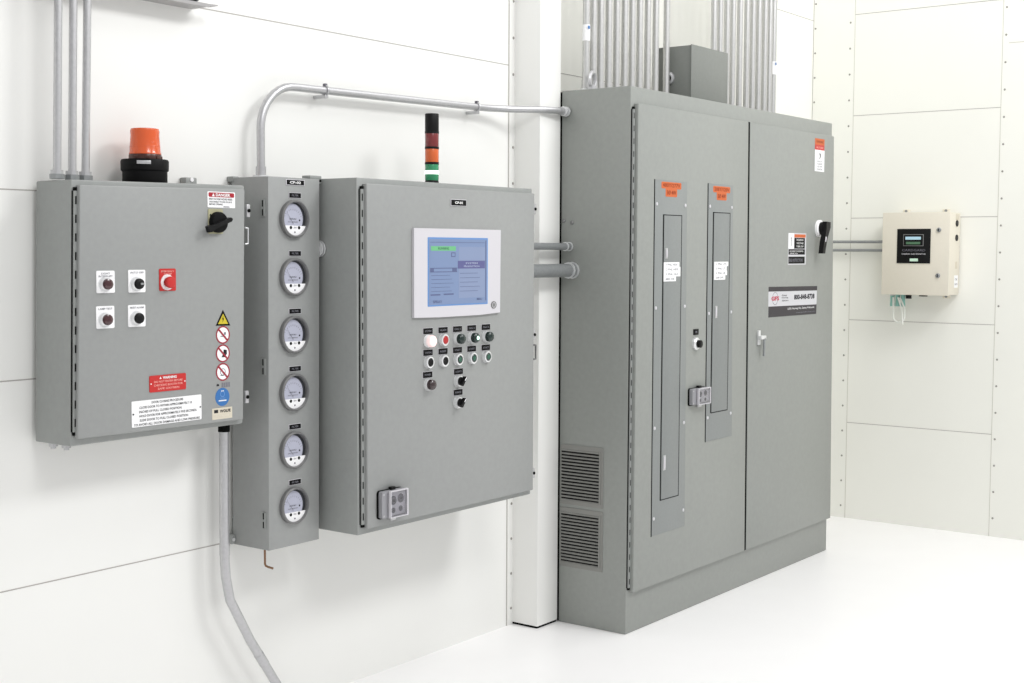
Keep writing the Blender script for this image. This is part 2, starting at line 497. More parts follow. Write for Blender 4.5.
b.lathe(FD, 0.522, 1.203, [(0.017, 0.016), (0.017, 0.030), (0.012, 0.033)], BLACK)
b.build('selector_switch', dl)
port_cover(dl, FD, 0.462, 0.929, 0.150, 0.078)

# right door furniture
b = MB()
b.rect(FD, 1.128, 1.150, 1.165, 1.235, 0, 0.010, CHROME, 0.002)
b.rect(FD, 1.120, 1.172, 1.192, 1.210, 0.010, 0.030, CHROME, 0.003)
b.rect(FD, 1.150, 1.166, 1.110, 1.202, 0.020, 0.030, STEELD, 0.003)
o = b.build('door_latch', dr); o['label'] = 'small bright latch with hanging lever'
b = MB()
b.lathe(FD, 1.812, 1.733, [(0.044, 0), (0.044, 0.012), (0.038, 0.016)], WHITE)
h_ = b.build('disconnect_switch', dr); h_['label'] = 'white round switch base'
b = MB()
b.lathe(FD, 1.812, 1.733, [(0.033, 0.016), (0.031, 0.034), (0.026, 0.036)], BLACK)
b.prism(FD, [(1.792, 1.768), (1.840, 1.766), (1.840, 1.738), (1.802, 1.675), (1.778, 1.604), (1.750, 1.604), (1.763, 1.660), (1.788, 1.720)], 0.030, 0.055, BLACK)
b.prism(FD, [(1.779, 1.690), (1.793, 1.690), (1.786, 1.664), (1.775, 1.664)], 0.055, 0.0562, OFFW)
b.build('lever_handle', h_)

b = MB()    # banner
b.prism(FD, [(1.2455, 1.2925), (1.8025, 1.291), (1.8085, 1.4355), (1.243, 1.4415)], 0, 0.0008, SILVER)
b.prism(FD, [(1.2432, 1.4185), (1.8078, 1.4125), (1.8085, 1.4355), (1.243, 1.4415)], 0.0008, 0.0012, NAVY)
b.prism(FD, [(1.2455, 1.2925), (1.8025, 1.291), (1.8045, 1.340), (1.2448, 1.3455)], 0.0008, 0.0012, NAVY)
b.ring(FD, 1.318, 1.383, 0.029, 0.0315, 0.0008, 0.0011, INKL)
b.text(FD, 'GFS', 1.318, 1.383, 0.086, 0.021, PINK, 0.0014, bold=.04)
for k, t in enumerate(('Global', 'Finishing', 'Solutions')):
    b.text(FD, t, 1.392, 1.3965 - 0.0128 * k, (0.055, 0.072, 0.074)[k], 0.0085, INK, 0.0012, align='L')
b.text(FD, '800-848-8738', 1.655, 1.384, 0.245, 0.027, INK, 0.0012, bold=.04)
b.text(FD, '12731 Norway Rd., Osseo, Wisconsin', 1.618, 1.3265, 0.315, 0.0125, PRINTW, 0.0016)
b.text(FD, 'www.globalfinishing.com', 1.672, 1.305, 0.230, 0.008, INKL, 0.0016)
o = b.build('maker_banner', dr); o['label'] = 'white and charcoal printed banner with red round emblem'
b = MB()    # arc flash sticker at the top
b.rect(FD, 1.750, 1.866, 2.162, 2.194, 0, 0.0007, ORANGE)
b.rect(FD, 1.750, 1.866, 2.136, 2.162, 0, 0.0007, RED)
b.rect(FD, 1.752, 1.868, 2.026, 2.136, 0, 0.0007, WHITE)
b.text(FD, 'WARNING', 1.808, 2.178, 0.085, 0.013, mat('rust_print', rgb(130, 52, 20), .6), 0.001)
b.text(FD, 'ARC FLASH', 1.808, 2.149, 0.085, 0.010, PRINTP, 0.001)
b.prism(FD, [(1.803, 2.120), (1.820, 2.118), (1.822, 2.104), (1.812, 2.090), (1.806, 2.092), (1.812, 2.104)], 0.0007, 0.001, INK)
for k in range(4):
    b.text(FD, ('SHOCK', 'HAZARD', 'USE PPE', 'INSIDE')[k], 1.811, 2.078 - 0.0135 * k, 0.062, 0.0085, INKL, 0.001)
o = b.build('warning_sticker', dr); o['label'] = 'tall orange, red and white hazard sticker'
b = MB()    # instruction sticker
b.rect(FD, 1.455, 1.664, 1.547, 1.706, 0, 0.0006, SILVER)
b.rect(FD, 1.457, 1.520, 1.628, 1.704, 0.0006, 0.0009, WHITE)
b.rect(FD, 1.524, 1.656, 1.684, 1.700, 0.0006, 0.0009, ORANGE)
b.rect(FD, 1.524, 1.648, 1.628, 1.682, 0.0006, 0.0009, BLACKT)
b.rect(FD, 1.460, 1.650, 1.598, 1.625, 0.0006, 0.0009, BLACKT)
b.rect(FD, 1.460, 1.650, 1.553, 1.588, 0.0006, 0.0009, BLACKT)
b.text(FD, 'DANGER', 1.488, 1.665, 0.044, 0.012, INK, 0.0012, rot=PI / 2)
for k, t in enumerate(('HAZARDOUS', 'VOLTAGE', 'TURN OFF')):
    b.text(FD, t, 1.590, 1.672 - 0.0165 * k, 0.082, 0.009, PRINTW, 0.0012)
b.text(FD, 'DISCONNECT POWER BEFORE', 1.550, 1.615, 0.16, 0.007, PRINTW, 0.0012)
b.text(FD, 'OPENING DOOR', 1.520, 1.604, 0.09, 0.006, PRINTW, 0.0012)
b.text(FD, 'READ INSTRUCTIONS', 1.545, 1.570, 0.16, 0.016, INKL, 0.0012)
o = b.build('instruction_sticker', dr); o['label'] = 'black and white instruction sticker with orange corner'

# side: two louvred vents, two bolts
SB = west(0.0)
for (za, zb) in ((0.522, 0.781), (0.249, 0.508)):
    b = MB()
    b.rect(SB, -0.3345, -0.1165, za, zb, 0, 0.003, VENT, 0.001)
    b.rect(SB, -0.330, -0.134, za + 0.020, zb - 0.020, 0.003, 0.0032, VENTK)
    n = 15
    z0, z1 = za + 0.022, zb - 0.022
    p = (z1 - z0) / n
    for k in range(n + 1):
        zz = z0 + k * p
        b.hexa([SB.P(-0.330, zz - p * .27, 0.003), SB.P(-0.134, zz - p * .27, 0.003), SB.P(-0.134, zz - p * .36, 0.008), SB.P(-0.330, zz - p * .36, 0.008),
                SB.P(-0.330, zz + p * .12, 0.003), SB.P(-0.134, zz + p * .12, 0.003), SB.P(-0.134, zz - p * .26, 0.008), SB.P(-0.330, zz - p * .26, 0.008)], VENT)
    b.rect(SB, -0.1345, -0.128, za + 0.016, zb - 0.016, 0.003, 0.008, VENT)
    b.build('vent_grille', B)
for (y, z) in ((0.329, 1.740), (0.287, 1.733)):
    b = MB(); b.lathe(SB, -y, z, [(0.009, 0), (0.009, 0.003), (0.006, 0.006)], BEZEL, n=8)
    b.build('bolt', B)
for (x, y, a) in ((0.040, 0.215, 0), (1.93, 0.30, 0)):
    b = MB()
    b.tube([(x, y, HB - .002), (x, y, HB + 0.012)], 0.024, STEEL, 14)
    ring = [(x + 0.030 * math.cos(t * PI / 12), y + .006 * math.cos(t * PI / 12), HB + 0.042 + 0.030 * math.sin(t * PI / 12)) for t in range(25)]
    b.tube(ring, 0.009, STEEL, 8, cap=False)
    b.build('lifting_eye', B)

# junction box and conduits on top of the tall cabinet
JB = thing('junction_box', (0.94, 0.24, HB), 'grey metal junction box standing on top of the tall cabinet between conduits', 'junction box')
b = MB()
b.box(0.76, 1.110, 0.150, 0.325, HB + .0005, 2.560, JBOX, 0.003)
b.build('box_body', JB)
b = MB()
b.box(0.757, 1.113, 0.144, 0.1495, HB + .003, 2.563, JBOX, 0.002)
b.build('box_cover', JB)
b = MB()
S2 = west(0.76)
b.lathe(S2, -0.262, 2.415, [(0.030, 0), (0.030, 0.010), (0.022, 0.014)], STEEL, n=12)
b.disc(S2, -0.262, 2.415, 0.018, 0.014, 0.0155, GASK_SHADE)
b.build('conduit_hub', JB)

ROW1 = (0.0580, 0.114, 0.170, 0.234, 0.298, 0.364, 0.4266, 0.490, 0.559, 0.6296, 0.7284)
ROW2 = (1.183, 1.2445, 1.3175, 1.381, 1.456, 1.533, 1.5996, 1.667, 1.736, 1.794, 1.841)
ORD = ('first', 'second', 'third', 'fourth', 'fifth', 'sixth', 'seventh', 'eighth', 'ninth', 'tenth', 'eleventh')
ZT = 3.62
proto = None
BANK = []
for r, row in enumerate((ROW1, ROW2)):
    for i, x in enumerate(row):
        lab = '%s steel conduit from left in the bank rising %s the junction box' % (ORD[i], ('left of', 'right of')[r])
        grp = ('conduits left of the junction box', 'conduits right of the junction box')[r]
        loc = (x, 0.26, HB)
        if proto is None:
            t = thing('conduit', loc, lab, 'conduit', grp)
            b = MB(); b.tube([(x, .26, HB + .0006), (x, .26, ZT)], 0.0155, BANKS, 14); b.build('pipe', t)
            b = MB(); locknut(b, (x, .26, HB + .0006), (0, 0, 1), 0.0222, 0.010)
            b.tube([(x, .26, HB + .010), (x, .26, HB + .045)], 0.0190, BANKS, 12); b.build('connector', t)
            proto = t
        else:
            t = copy_tree(proto, None, loc); tag(t, lab, 'conduit', grp)
        BANK.append((r, i, t))
for r, i, t in BANK:
    if (r, i) in ((0, 0), (1, 10)):
        x = t.location.x
        b = MB()
        zz = 2.555 if r == 0 else 2.60
        b.tube([(x, .26, zz - .055), (x, .26, zz + .012)], 0.0170, WHITE, 14)
        b.lathe(front(.26 - .0169), x - .006, zz, [(0.007, 0), (0.008, .0012)], BLUE, n=10)
        o = b.build('wrap_label', t); o['label'] = 'white wrap label with blue dot'

# ------------------------------------------------------------------ middle control cabinet
M = thing('control_cabinet', (-0.99, 0.31, 0.654), 'large grey wall-mounted control cabinet with touch screen and push buttons', 'control cabinet')
MX0, MX1, MZ0, MZ1, MY0, MY1 = -1.4877, -0.4962, 0.654, 1.853, 0.138, 0.470
b = MB(); b.box(MX0, MX1, MY0, MY1, MZ0, MZ1, GREY, 0.004)
b.box(MX0 + .03, MX0 + .09, MY1, YW, MZ0 + .03, MZ0 + .10, GREY); b.box(MX1 - .09, MX1 - .03, MY1, YW, MZ0 + .03, MZ0 + .10, GREY)
b.box(MX0 + .03, MX0 + .09, MY1, YW, MZ1 - .10, MZ1 - .03, GREY); b.box(MX1 - .09, MX1 - .03, MY1, YW, MZ1 - .10, MZ1 - .03, GREY)
b.build('enclosure', M)
b = MB(); b.box(-1.462, -0.509, 0.116, 0.1375, 0.675, 1.834, GREYD, 0.004)
md = b.build('door', M)
piano_hinge('hinge', M, -1.4775, 0.1378, 0.690, 1.815, w=0.0152)
FM = front(0.116)
FMd = Frame((-0.010, 0.116, 0), (1, 0, 0), (0, 0, 1), (0, -1, 0))
b = MB()
b.rect(FM, -1.026, -0.936, 1.772, 1.7965, 0, 0.003, OFFW, 0.001)
b.rect(FM, -1.0235, -0.9385, 1.774, 1.7945, 0.003, 0.0034, BLACKT)
b.text(FM, 'CP-01', -0.981, 1.7842, 0.044, 0.009, PRINTW, 0.004, bold=.035)
b.build('nameplate', md)
b = MB()
b.prism(FM, [(-1.234, 1.3795), (-1.10, 1.3765), (-0.87, 1.3765), (-0.742, 1.3815), (-0.739, 1.690), (-1.234, 1.690)], 0, 0.010, OFFW)
b.rrect(FMd, -1.152, -0.809, 1.416, 1.659, 0.010, 0.0108, LCDE, 0.002)
hm = b.build('touch_screen', md); hm['label'] = 'white framed touch screen'
b = MB()
w0 = 0.0108
b.rect(FMd, -1.146, -0.815, 1.421, 1.653, w0, 0.0114, LCD)
b.rect(FMd, -1.138, -0.992, 1.43, 1.632, 0.0114, 0.0116, LCD)
b.rect(FMd, -0.980, -0.826, 1.442, 1.626, 0.0114, 0.0116, LCD2)
b.rect(FMd, -1.136, -0.998, 1.612, 1.628, 0.0116, 0.012, LCDG)
b.text(FMd, 'RUNNING', -1.067, 1.620, 0.06, 0.008, GREENB, 0.0123)
b.rect(FMd, -0.986, -0.828, 1.548, 1.576, 0.0116, 0.012, LCDV)
b.text(FMd, 'SYSTEM', -0.907, 1.567, 0.070, 0.006, LCDW, 0.0123)
b.text(FMd, 'PRODUCTION', -0.907, 1.556, 0.090, 0.006, LCDW, 0.0123)
b.rect(FMd, -1.140, -0.990, 1.549, 1.5515, 0.0116, 0.012, LCDK); b.rect(FMd, -1.140, -0.990, 1.536, 1.5385, 0.0116, 0.012, LCDK)
b.rect(FMd, -1.140, -1.120, 1.536, 1.5515, 0.0116, 0.0119, LCDK); b.rect(FMd, -1.018, -0.992, 1.536, 1.5515, 0.0116, 0.0119, LCDK)
b.rect(FMd, -1.024, -1.000, 1.590, 1.606, 0.0116, 0.0119, LCDK); b.rect(FMd, -1.020, -1.004, 1.593, 1.603, 0.0119, 0.0121, LCD)
b.rect(FMd, -1.138, -1.084, 1.454, 1.459, 0.0116, 0.012, LCDK); b.rect(FMd, -1.066, -1.010, 1.455, 1.460, 0.0116, 0.012, LCDK)
b.rect(FMd, -1.140, -0.830, 1.641, 1.6425, 0.0116, 0.012, LCDK)
b.rect(FMd, -0.824, -0.820, 1.43, 1.650, 0.0114, 0.012, LCDK)
for k in range(5):
    b.rect(FMd, -1.134, -1.03 + .01 * (k % 3), 1.524 - 0.014 * k, 1.5255 - 0.014 * k, 0.0116, 0.0119, LCDK)
    b.rect(FMd, -0.974, -0.87 + .012 * (k % 2), 1.53 - 0.016 * k, 1.5315 - 0.016 * k, 0.0116, 0.0119, LCDK)
b.text(FMd, 'SPRAY', -1.100, 1.432, 0.05, 0.010, LCDK, 0.0123)
b.text(FMd, 'MENU', -0.860, 1.436, 0.03, 0.007, LCDK, 0.0123)
b.build('display', hm)
b = MB(); b.disc(FMd, -0.772, 1.411, 0.0165, 0.010, 0.0115, BEZEL, 20, rv=0.014)
b.ring(FMd, -0.772, 1.411, 0.008, 0.010, 0.0115, 0.012, OFFW, 16)
b.build('screen_badge', hm)

TX = (-1.150, -1.067, -0.985, -0.9025, -0.8175)
def legend(u, v, t):
    b = MB()
    b.rect(FM, u - 0.027, u + 0.027, v - 0.0118, v + 0.0118, 0, 0.0012, OFFW)
    b.rect(FM, u - 0.0255, u + 0.0255, v - 0.0105, v + 0.0105, 0.0012, 0.002, BLACKT)
    b.text(FM, t, u, v, 0.034, 0.0065, INKL, 0.0024)
    b.build('legend_plate', md)
def operator(u, v, kind):
    b = MB()
    if kind in ('flat_black', 'flat_green', 'flat_red'):
        b.lathe(FM, u, v, [(0.0225, 0), (0.0225, 0.004), (0.0205, 0.014), (0.0155, 0.015), (0.0145, 0.011)], CHROME)
        b2 = MB(); b2.lathe(FM, u, v, [(0.0150, 0.011), (0.0150, 0.0135), (0.012, 0.0155)],
                            {'flat_black': BLACK, 'flat_green': GREEND, 'flat_red': REDB}[kind], n=20)
        if kind == 'flat_green':
            b2.disc(FM, u, v, 0.009, 0.0155, 0.016, GREENB, 16)
        nm = 'push_button'
    elif kind == 'select':
        b.lathe(FM, u, v, [(0.0225, 0), (0.0225, 0.004), (0.0200, 0.014), (0.016, 0.0145)], CHROME)
        b2 = MB(); b2.lathe(FM, u, v, [(0.0155, 0.0145), (0.0145, 0.022)], BLACK, n=20)
        ca, sa = math.cos(0.9), math.sin(0.9)
        b2.prism(FM, [(u + a * ca - c * sa, v + a * sa + c * ca) for a, c in ((-.0165, -.005), (.0185, -.0045), (.0185, .0045), (-.0165, .005))], 0.020, 0.034, BLACK)
        b2.prism(FM, [(u + a * ca - c * sa, v + a * sa + c * ca) for a, c in ((.004, -.0018), (.0175, -.0018), (.0175, .0018), (.004, .0018))], 0.034, 0.0345, WHITE)
        nm = 'selector_switch'
    else:
        b.lathe(FM, u, v, [(0.0225, 0), (0.0225, 0.004), (0.0195, 0.012), (0.016, 0.0125)], CHROME if kind != 'white' else WHITE)
        b2 = MB()
        m = {'white': PINKL, 'black': GREEND, 'lit': GREEND, 'maroon': DKBRN}[kind]
        R_ = 0.0185 if kind != 'white' else 0.021
        b2.lathe(FM, u, v, [(R_, 0.0125), (R_, 0.020), (R_ * .94, 0.026), (R_ * .72, 0.030), (R_ * .36, 0.032)], m, n=20)
        if kind == 'lit':
            b2.lathe(FM, u, v, [(0.008, 0.0312), (0.006, 0.034), (0.002, 0.0345)], GREENL, n=12)
        nm = 'pilot_light'
    o = b.build(nm, md)
    b2.build({'push_button': 'button_cap', 'selector_switch': 'knob', 'pilot_light': 'lens'}[nm], o)
for u, t in zip(TX, ('SYSTEM', 'ALARM', 'FAN 1', 'FAN 2', 'FAN 3')): legend(u, 1.3295, t)
for u, t in zip(TX, ('SYSTEM', 'RESET', 'START', 'START', 'START')): legend(u, 1.2535, t)
legend(-1.152, 1.1755, 'POWER'); legend(-0.979, 1.175, 'LIGHTS'); legend(-0.981, 1.0995, 'PURGE')
for u, k in zip(TX, ('white', 'flat_red', 'black', 'lit', 'black')): operator(u, 1.2945, k)
for u, k in zip(TX, ('flat_black', 'flat_black', 'flat_green', 'flat_green', 'flat_green')): operator(u, 1.2195, k)
operator(-1.150, 1.141, 'maroon'); operator(-0.983, 1.141, 'select'); operator(-0.986, 1.063, 'select')
port_cover(md, FM, -1.418, 0.700, 0.125, 0.098)
def side_clamp(parent, x, y, z):
    b = MB()
    b.box(x, x + 0.015, y, y + 0.010, z - 0.020, z + 0.020, STEEL, 0.002)
    b.lathe(front(y), x + .008, z, [(0.006, 0), (0.006, 0.003)], GASK_SHADE, n=10)
    b.build('door_clamp', parent)
side_clamp(M, MX1, 0.128, 1.775); side_clamp(M, MX1, 0.128, 0.738); side_clamp(M, MX1, 0.128, 1.285)
b = MB(); b.tube([(MX1 - .004, .124, 1.245), (MX1 + .010, .124, 1.244), (MX1 + .010, .124, 1.190), (MX1 - .004, .124, 1.189)], .004, BEZEL, 8); b.build('hasp', M)
b = MB(); b.box(-0.83, -0.76, 0.40, 0.46, MZ1, MZ1 + .014, GREY, 0.003); b.build('top_foot', M)

# stack light
sx, sy, sz = -0.968, 0.25, MZ1
S = thing('stack_light', (sx, sy, sz), 'slim stack light of red, amber and lit green segments on the control cabinet', 'signal light')
FU = Frame((0, 0, 0), (1, 0, 0), (0, 1, 0), (0, 0, 1))
def seg(name, z0, z1, m, r=0.0252):
    b = MB(); b.lathe(FU, sx, sy, [(r * .95, z0), (r, z0 + .003), (r, z1 - .003), (r * .95, z1)], m); return b.build(name, S)
seg('base', sz, 1.868, BLACK)
g = seg('green_lens', 1.868, 1.929, GRL)
bb = MB(); bb.lathe(FU, sx, sy, [(0.02525, 1.890), (0.0255, 1.893), (0.0255, 1.901), (0.02525, 1.904)], GRLIT); bb.build('lit_band', g)
seg('amber_lens', 1.931, 1.985, ORL); seg('red_lens', 1.987, 2.041, REDL); seg('cap', 2.043, 2.110, BLACK)
for z in (1.930, 1.986, 2.042):
    b = MB(); b.lathe(FU, sx, sy, [(0.0260, z - .004), (0.0260, z + .004)], BLACK); b.build('segment_ring', S)

# ------------------------------------------------------------------ gauge box
G = thing('gauge_box', (-1.63, 0.37, 0.628), 'narrow grey wall box carrying a column of six round pressure gauges', 'gauge panel')
GYF = 0.2867
b = MB()
gx0t, gx0b, gx1t, gx1b = -1.7425, -1.751, -1.509, -1.520
b.hexa([(gx0b, GYF, 0.628), (gx1b, GYF, 0.628), (gx1b, 0.462, 0.628), (gx0b, 0.462, 0.628),
        (gx0t, GYF, 1.850), (gx1t, GYF, 1.850), (gx1t, 0.462, 1.850), (gx0t, 0.462, 1.850)], GREYD, 0.003)
for (x, z) in ((gx0t + .03, 1.80), (gx1t - .03, 1.80), (gx0b + .03, .68), (gx1b - .03, .68)):
    b.box(x - .015, x + .015, 0.46, YW, z - .03, z + .03, GREY)
b.build('enclosure', G)
FG = front(GYF)
b = MB()
b.rect(FG, -1.6655, -1.581, 1.8245, 1.8435, 0, 0.002, OFFW, .0006)
b.rect(FG, -1.6625, -1.584, 1.8262, 1.8418, 0.002, 0.0024, BLACKT)
b.text(FG, 'CP-02', -1.624, 1.834, 0.050, 0.0085, PRINTW, 0.003, bold=.035)
b.build('nameplate', G)
GZ = (1.7145, 1.524, 1.3335, 1.1425, 0.9495, 0.7635)
gpro = None
npro = None
for i, z in enumerate(GZ):
    gx = -1.6335 - 0.0085 * (1.717 - z) / 0.95
    if gpro is None:
        o0 = (gx, GYF, z)
        b = MB()
        b.lathe(FG, gx, z, [(0.0622, 0), (0.0622, 0.014), (0.059, 0.0175), (0.0562, 0.0175), (0.0545, 0.014), (0.0545, 0.0015)], BEZEL, n=40, cap=False)
        gpro = b.build('pressure_gauge', G, o0)
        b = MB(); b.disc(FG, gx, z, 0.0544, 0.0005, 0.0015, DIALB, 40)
        pts = [(gx - 0.007 + 0.0480 * math.cos(a * PI / 20), z + 0.0500 * math.sin(a * PI / 20)) for a in range(-5, 26)]
        b.prism(FG, pts, 0.0015, 0.004, DIAL)
        for a in range(11):
            t = math.radians(150 - 12 * a)
            b.prism(FG, [(gx - .004 + r * math.cos(t + d), z - .012 + r * math.sin(t + d)) for r, d in ((.040, -.012), (.0455, -.012), (.0455, .012), (.040, .012))], 0.004, 0.0045, INKL)
        b.text(FG, 'PASCALS', gx - .004, z + 0.000, 0.030, 0.0045, INK, 0.0045)
        b.text(FG, 'MAX. PRESSURE', gx - .004, z - 0.010, 0.044, 0.0035, INKL, 0.0045)
        b.disc(FG, gx + .026, z - .004, .003, .004, .0048, INK, 10)
        b.build('dial_face', gpro, o0)
        b = MB()
        t = math.radians(128)
        cx, cz = gx - .004, z - .016
        b.prism(FG, [(cx + .0008, cz), (cx + .046 * math.cos(t), cz + .046 * math.sin(t)), (cx - .0012, cz)], 0.006, 0.0066, INKL)
        b.build('needle', gpro, o0)
        b = MB()
        pts = [(gx + 0.0544 * math.cos(math.radians(a)), z + 0.0544 * math.sin(math.radians(a))) for a in range(203, 338, 6)]
        b.prism(FG, pts, 0.004, 0.0085, WHITE)
        for d in (-.018, .019): b.disc(FG, gx + d, z - .0285, .0055, .0085, .009, BLACK, 14)
        b.text(FG, 'ZERO', gx + .001, z - .0285, .014, .005, INKL, .009)
        b.disc(FG, gx, z - .0435, .003, .0085, .0092, DARKG, 10)
        b.build('lower_mask', gpro, o0)
        b = MB()
        b.rect(FG, gx - .0190, gx + .0370, z + .0680, z + .0865, 0, .0015, OFFW)
        b.rect(FG, gx - .0175, gx + .0355, z + .0694, z + .0851, .0015, .0019, BLACKT)
        b.text(FG, 'FILTER', gx + .009, z + .0772, .030, .0060, INKL, .0024)
        npro = b.build('gauge_tag', G, o0)
    else:
        l = Vector((gx, GYF, z)) - world_loc(G)
        copy_tree(gpro, G, l); copy_tree(npro, G, l)
SG = west(-1.747)
for z in (1.748, 1.233, 0.727):
    b = MB()
    xx = -1.7425 - .0085 * (1.85 - z) / 1.222
    Fh = west(xx)
    b.rect(Fh, -0.317, -0.299, z - 0.027, z + 0.027, 0, 0.005, GREY, 0.001)
    b.rect(Fh, -0.310, -0.305, z - 0.025, z - 0.004, 0.005, 0.0056, GASK_SHADE)
    b.rect(Fh, -0.310, -0.305, z + 0.004, z + 0.025, 0.005, 0.0056, GASK_SHADE)
    b.build('hinge', G)
b = MB(); b.box(-1.545, -1.4905, .295, .335, 1.8485, 1.8620, GREY, .003); b.box(-1.508, -1.4905, .295, .335, 1.836, 1.850, GREY, .002); b.lathe(front(.295), -1.4985, 1.845, [(.005, 0), (.005, .002)], GASK_SHADE, n=8); b.build('top_clip', G)
for (x, z, dx, dz) in ((-1.742, 1.842, .022, .012),):
    b = MB(); b.box(x - .004, x + dx, 0.448, YW, z - .006, z + dz, GREY, 0.003)
    b.lathe(front(0.448), x + dx - .012, z + .002, [(0.005, 0), (0.005, .002)], GASK_SHADE, n=8)
    b.build('mounting_lug', G)
b = MB(); b.box(-1.766, -1.748, 0.45, YW, 0.630, 0.662, GREY, 0.003)
b.lathe(front(0.45), -1.758, .646, [(0.006, 0), (0.006, .003)], CHROME, n=8); b.build('mounting_lug', G)
b = MB()
b.tube([(-1.746, 0.312, 0.640), (-1.746, 0.312, 0.582), (-1.7455, 0.309, 0.575), (-1.743, 0.301, 0.572), (-1.735, 0.285, 0.5675)], 0.0036, COPPER, 8)
o = b.build('drain_tube', G); o['label'] = 'bent copper tube below the box'
b = MB()
b.tube([(-1.520, 0.305, 1.617), (-1.484, 0.305, 1.617)], 0.017, STEEL, 14)
locknut(b, (-1.510, 0.305, 1.617), (1, 0, 0), 0.029, 0.006); locknut(b, (-1.498, 0.305, 1.617), (1, 0, 0), 0.029, 0.006)
tag(b.build('conduit_nipple', None, (-1.50, .305, 1.617)), 'short ringed conduit nipple joining gauge box and control cabinet', 'conduit')

# ------------------------------------------------------------------ left control cabinet
L = thing('control_cabinet', (-2.16, 0.38, 1.057), 'left grey wall-mounted control cabinet with warning signs and black rotary switch', 'control cabinet')
LYF, LYB = 0.295, 0.462
LFT, LFB, LRT, LRB = (-2.4772, 1.8075), (-2.4965, 1.0565), (-1.8365, 1.8165), (-1.8515, 1.058)
b = MB()
b.hexa([(LFB[0], LYF, LFB[1]), (LRB[0], LYF, LRB[1]), (LRB[0], LYB, LRB[1]), (LFB[0], LYB, LFB[1]),
        (LFT[0], LYF, LFT[1]), (LRT[0], LYF, LRT[1]), (LRT[0], LYB, LRT[1]), (LFT[0], LYB, LFT[1])], GREY, 0.005)
for (x, z) in ((-2.44, 1.76), (-1.88, 1.76), (-2.45, 1.11), (-1.89, 1.11)):
    b.box(x - .02, x + .02, .46, YW, z - .03, z + .03, GREY)
b.build('enclosure', L)
b = MB()
ly = 0.273
b.hexa([(-2.4855, ly, 1.079), (-1.869, ly, 1.0745), (-1.869, .2945, 1.0745), (-2.4855, .2945, 1.079),
        (-2.4645, ly, 1.7925), (-1.8545, ly, 1.803), (-1.8545, .2945, 1.803), (-2.4645, .2945, 1.7925)], GREYD, 0.004)
ld = b.build('door', L)
piano_hinge('hinge', L, -2.4765, 0.2948, 1.098, 1.776, lean=0.0235, w=0.0125)
FL = front(ly)
def plate_button(u0, u1, v0, v1, t, m_plate, cap):
    b = MB()
    b.rrect(FL, u0, u1, v0, v1, 0, 0.002, m_plate, 0.004)
    u, v = (u0 + u1) / 2 - 0.003, v0 + 0.0255
    if t:
        for k, s_ in enumerate(t): b.text(FL, s_, (u0 + u1) / 2, v1 - .008 - .008 * k, .048 if len(s_) > 6 else .03, .0052, INKL if m_plate is WHITE else PRINTP, .0026)
    if cap == 'stop':
        b.ring(FL, u, v, 0.014, 0.0235, .002, .005, WHITE)
        o = b.build('emergency_stop', ld); o['label'] = 'red emergency stop on red plate'
        c = MB(); c.lathe(FL, u, v, [(0.011, .002), (0.011, .012), (0.0175, .015), (0.0175, .021), (0.0145, .0245), (.008, .026)], RED, n=24)
        c.build('mushroom_head', o)
    else:
        b.lathe(FL, u, v, [(0.0215, .002), (0.0215, .005), (0.0190, .011), (0.016, .0135)], CHROME)
        o = b.build('plated_operator', ld)
        m = {'red': DKRED, 'black': BLACK, 'lamp': BLACK}[cap]
        c = MB(); c.lathe(FL, u, v, [(0.0158, .0135), (0.0158, .018), (.0148, .0215), (.010, .0235), (.005, .0245)], m, n=22)
        if cap == 'lamp': c.rect(FL, u - .002, u + .010, v - .003, v + .003, .0243, .027, STEELD, .0008)
        c.build('operator_cap', o)
plate_button(-2.4168, -2.3545, 1.4885, 1.552, ('LIGHT', 'INTERRUPT'), WHITE, 'red')
plate_button(-2.307, -2.2463, 1.4875, 1.5535, ('AUTO OFF',), WHITE, 'lamp')
plate_button(-2.4193, -2.3575, 1.3873, 1.4513, ('LAMP TEST',), WHITE, 'red')
plate_button(-2.3093, -2.2478, 1.3873, 1.4515, ('RESET ALARM',), WHITE, 'black')
plate_button(-2.1953, -2.1338, 1.490, 1.556, ('EMERGENCY', 'STOP'), RED, 'stop')
b = MB()
b.rrect(FL, -2.0073, -1.8965, 1.7422, 1.7912, 0, .001, WHITE, .003)
b.rrect(FL, -2.0035, -1.9005, 1.7745, 1.7885, .001, .0013, REDD, .004)
b.text(FL, 'DANGER', -1.946, 1.7815, .058, .0095, PRINTW, .0017, bold=.035)
b.prism(FL, [(-1.990, 1.7765), (-1.979, 1.7765), (-1.9845, 1.7865)], .0013, .0016, PRINTW)
b.text(FL, 'HIGH VOLTAGE HAZARD INSIDE', -1.955, 1.7685, .094, .006, INK, .0015)
b.text(FL, 'DISCONNECT POWER SOURCE', -1.955, 1.760, .090, .005, INK, .0015)
b.text(FL, 'BEFORE OPENING', -1.974, 1.7525, .054, .005, INK, .0015)
b.rect(FL, -1.944, -1.920, 1.744, 1.747, .001, .0014, INKL)
o = b.build('danger_sign', ld); o['label'] = 'white danger sign with red heading'
b = MB()
b.rrect(FL, -2.006, -1.948, 1.662, 1.738, 0, .0025, YELP, .004)
b.rect(FL, -2.000, -1.996, 1.690, 1.722, .0025, .0035, GREEND)
rs = b.build('rotary_switch', ld); rs['label'] = 'rotary switch on pale yellow plate'
b = MB()
u, v = -1.972, 1.697
b.lathe(FL, u, v, [(0.0325, .0025), (0.0325, .014), (0.030, .019), (0.018, .021)], BLACKT)
ang = math.atan2(.033, .093)
ca, sa = math.cos(ang), math.sin(ang)
def rr(a, c): return (u - .012 + a * ca - c * sa, v - .006 + a * sa + c * ca)
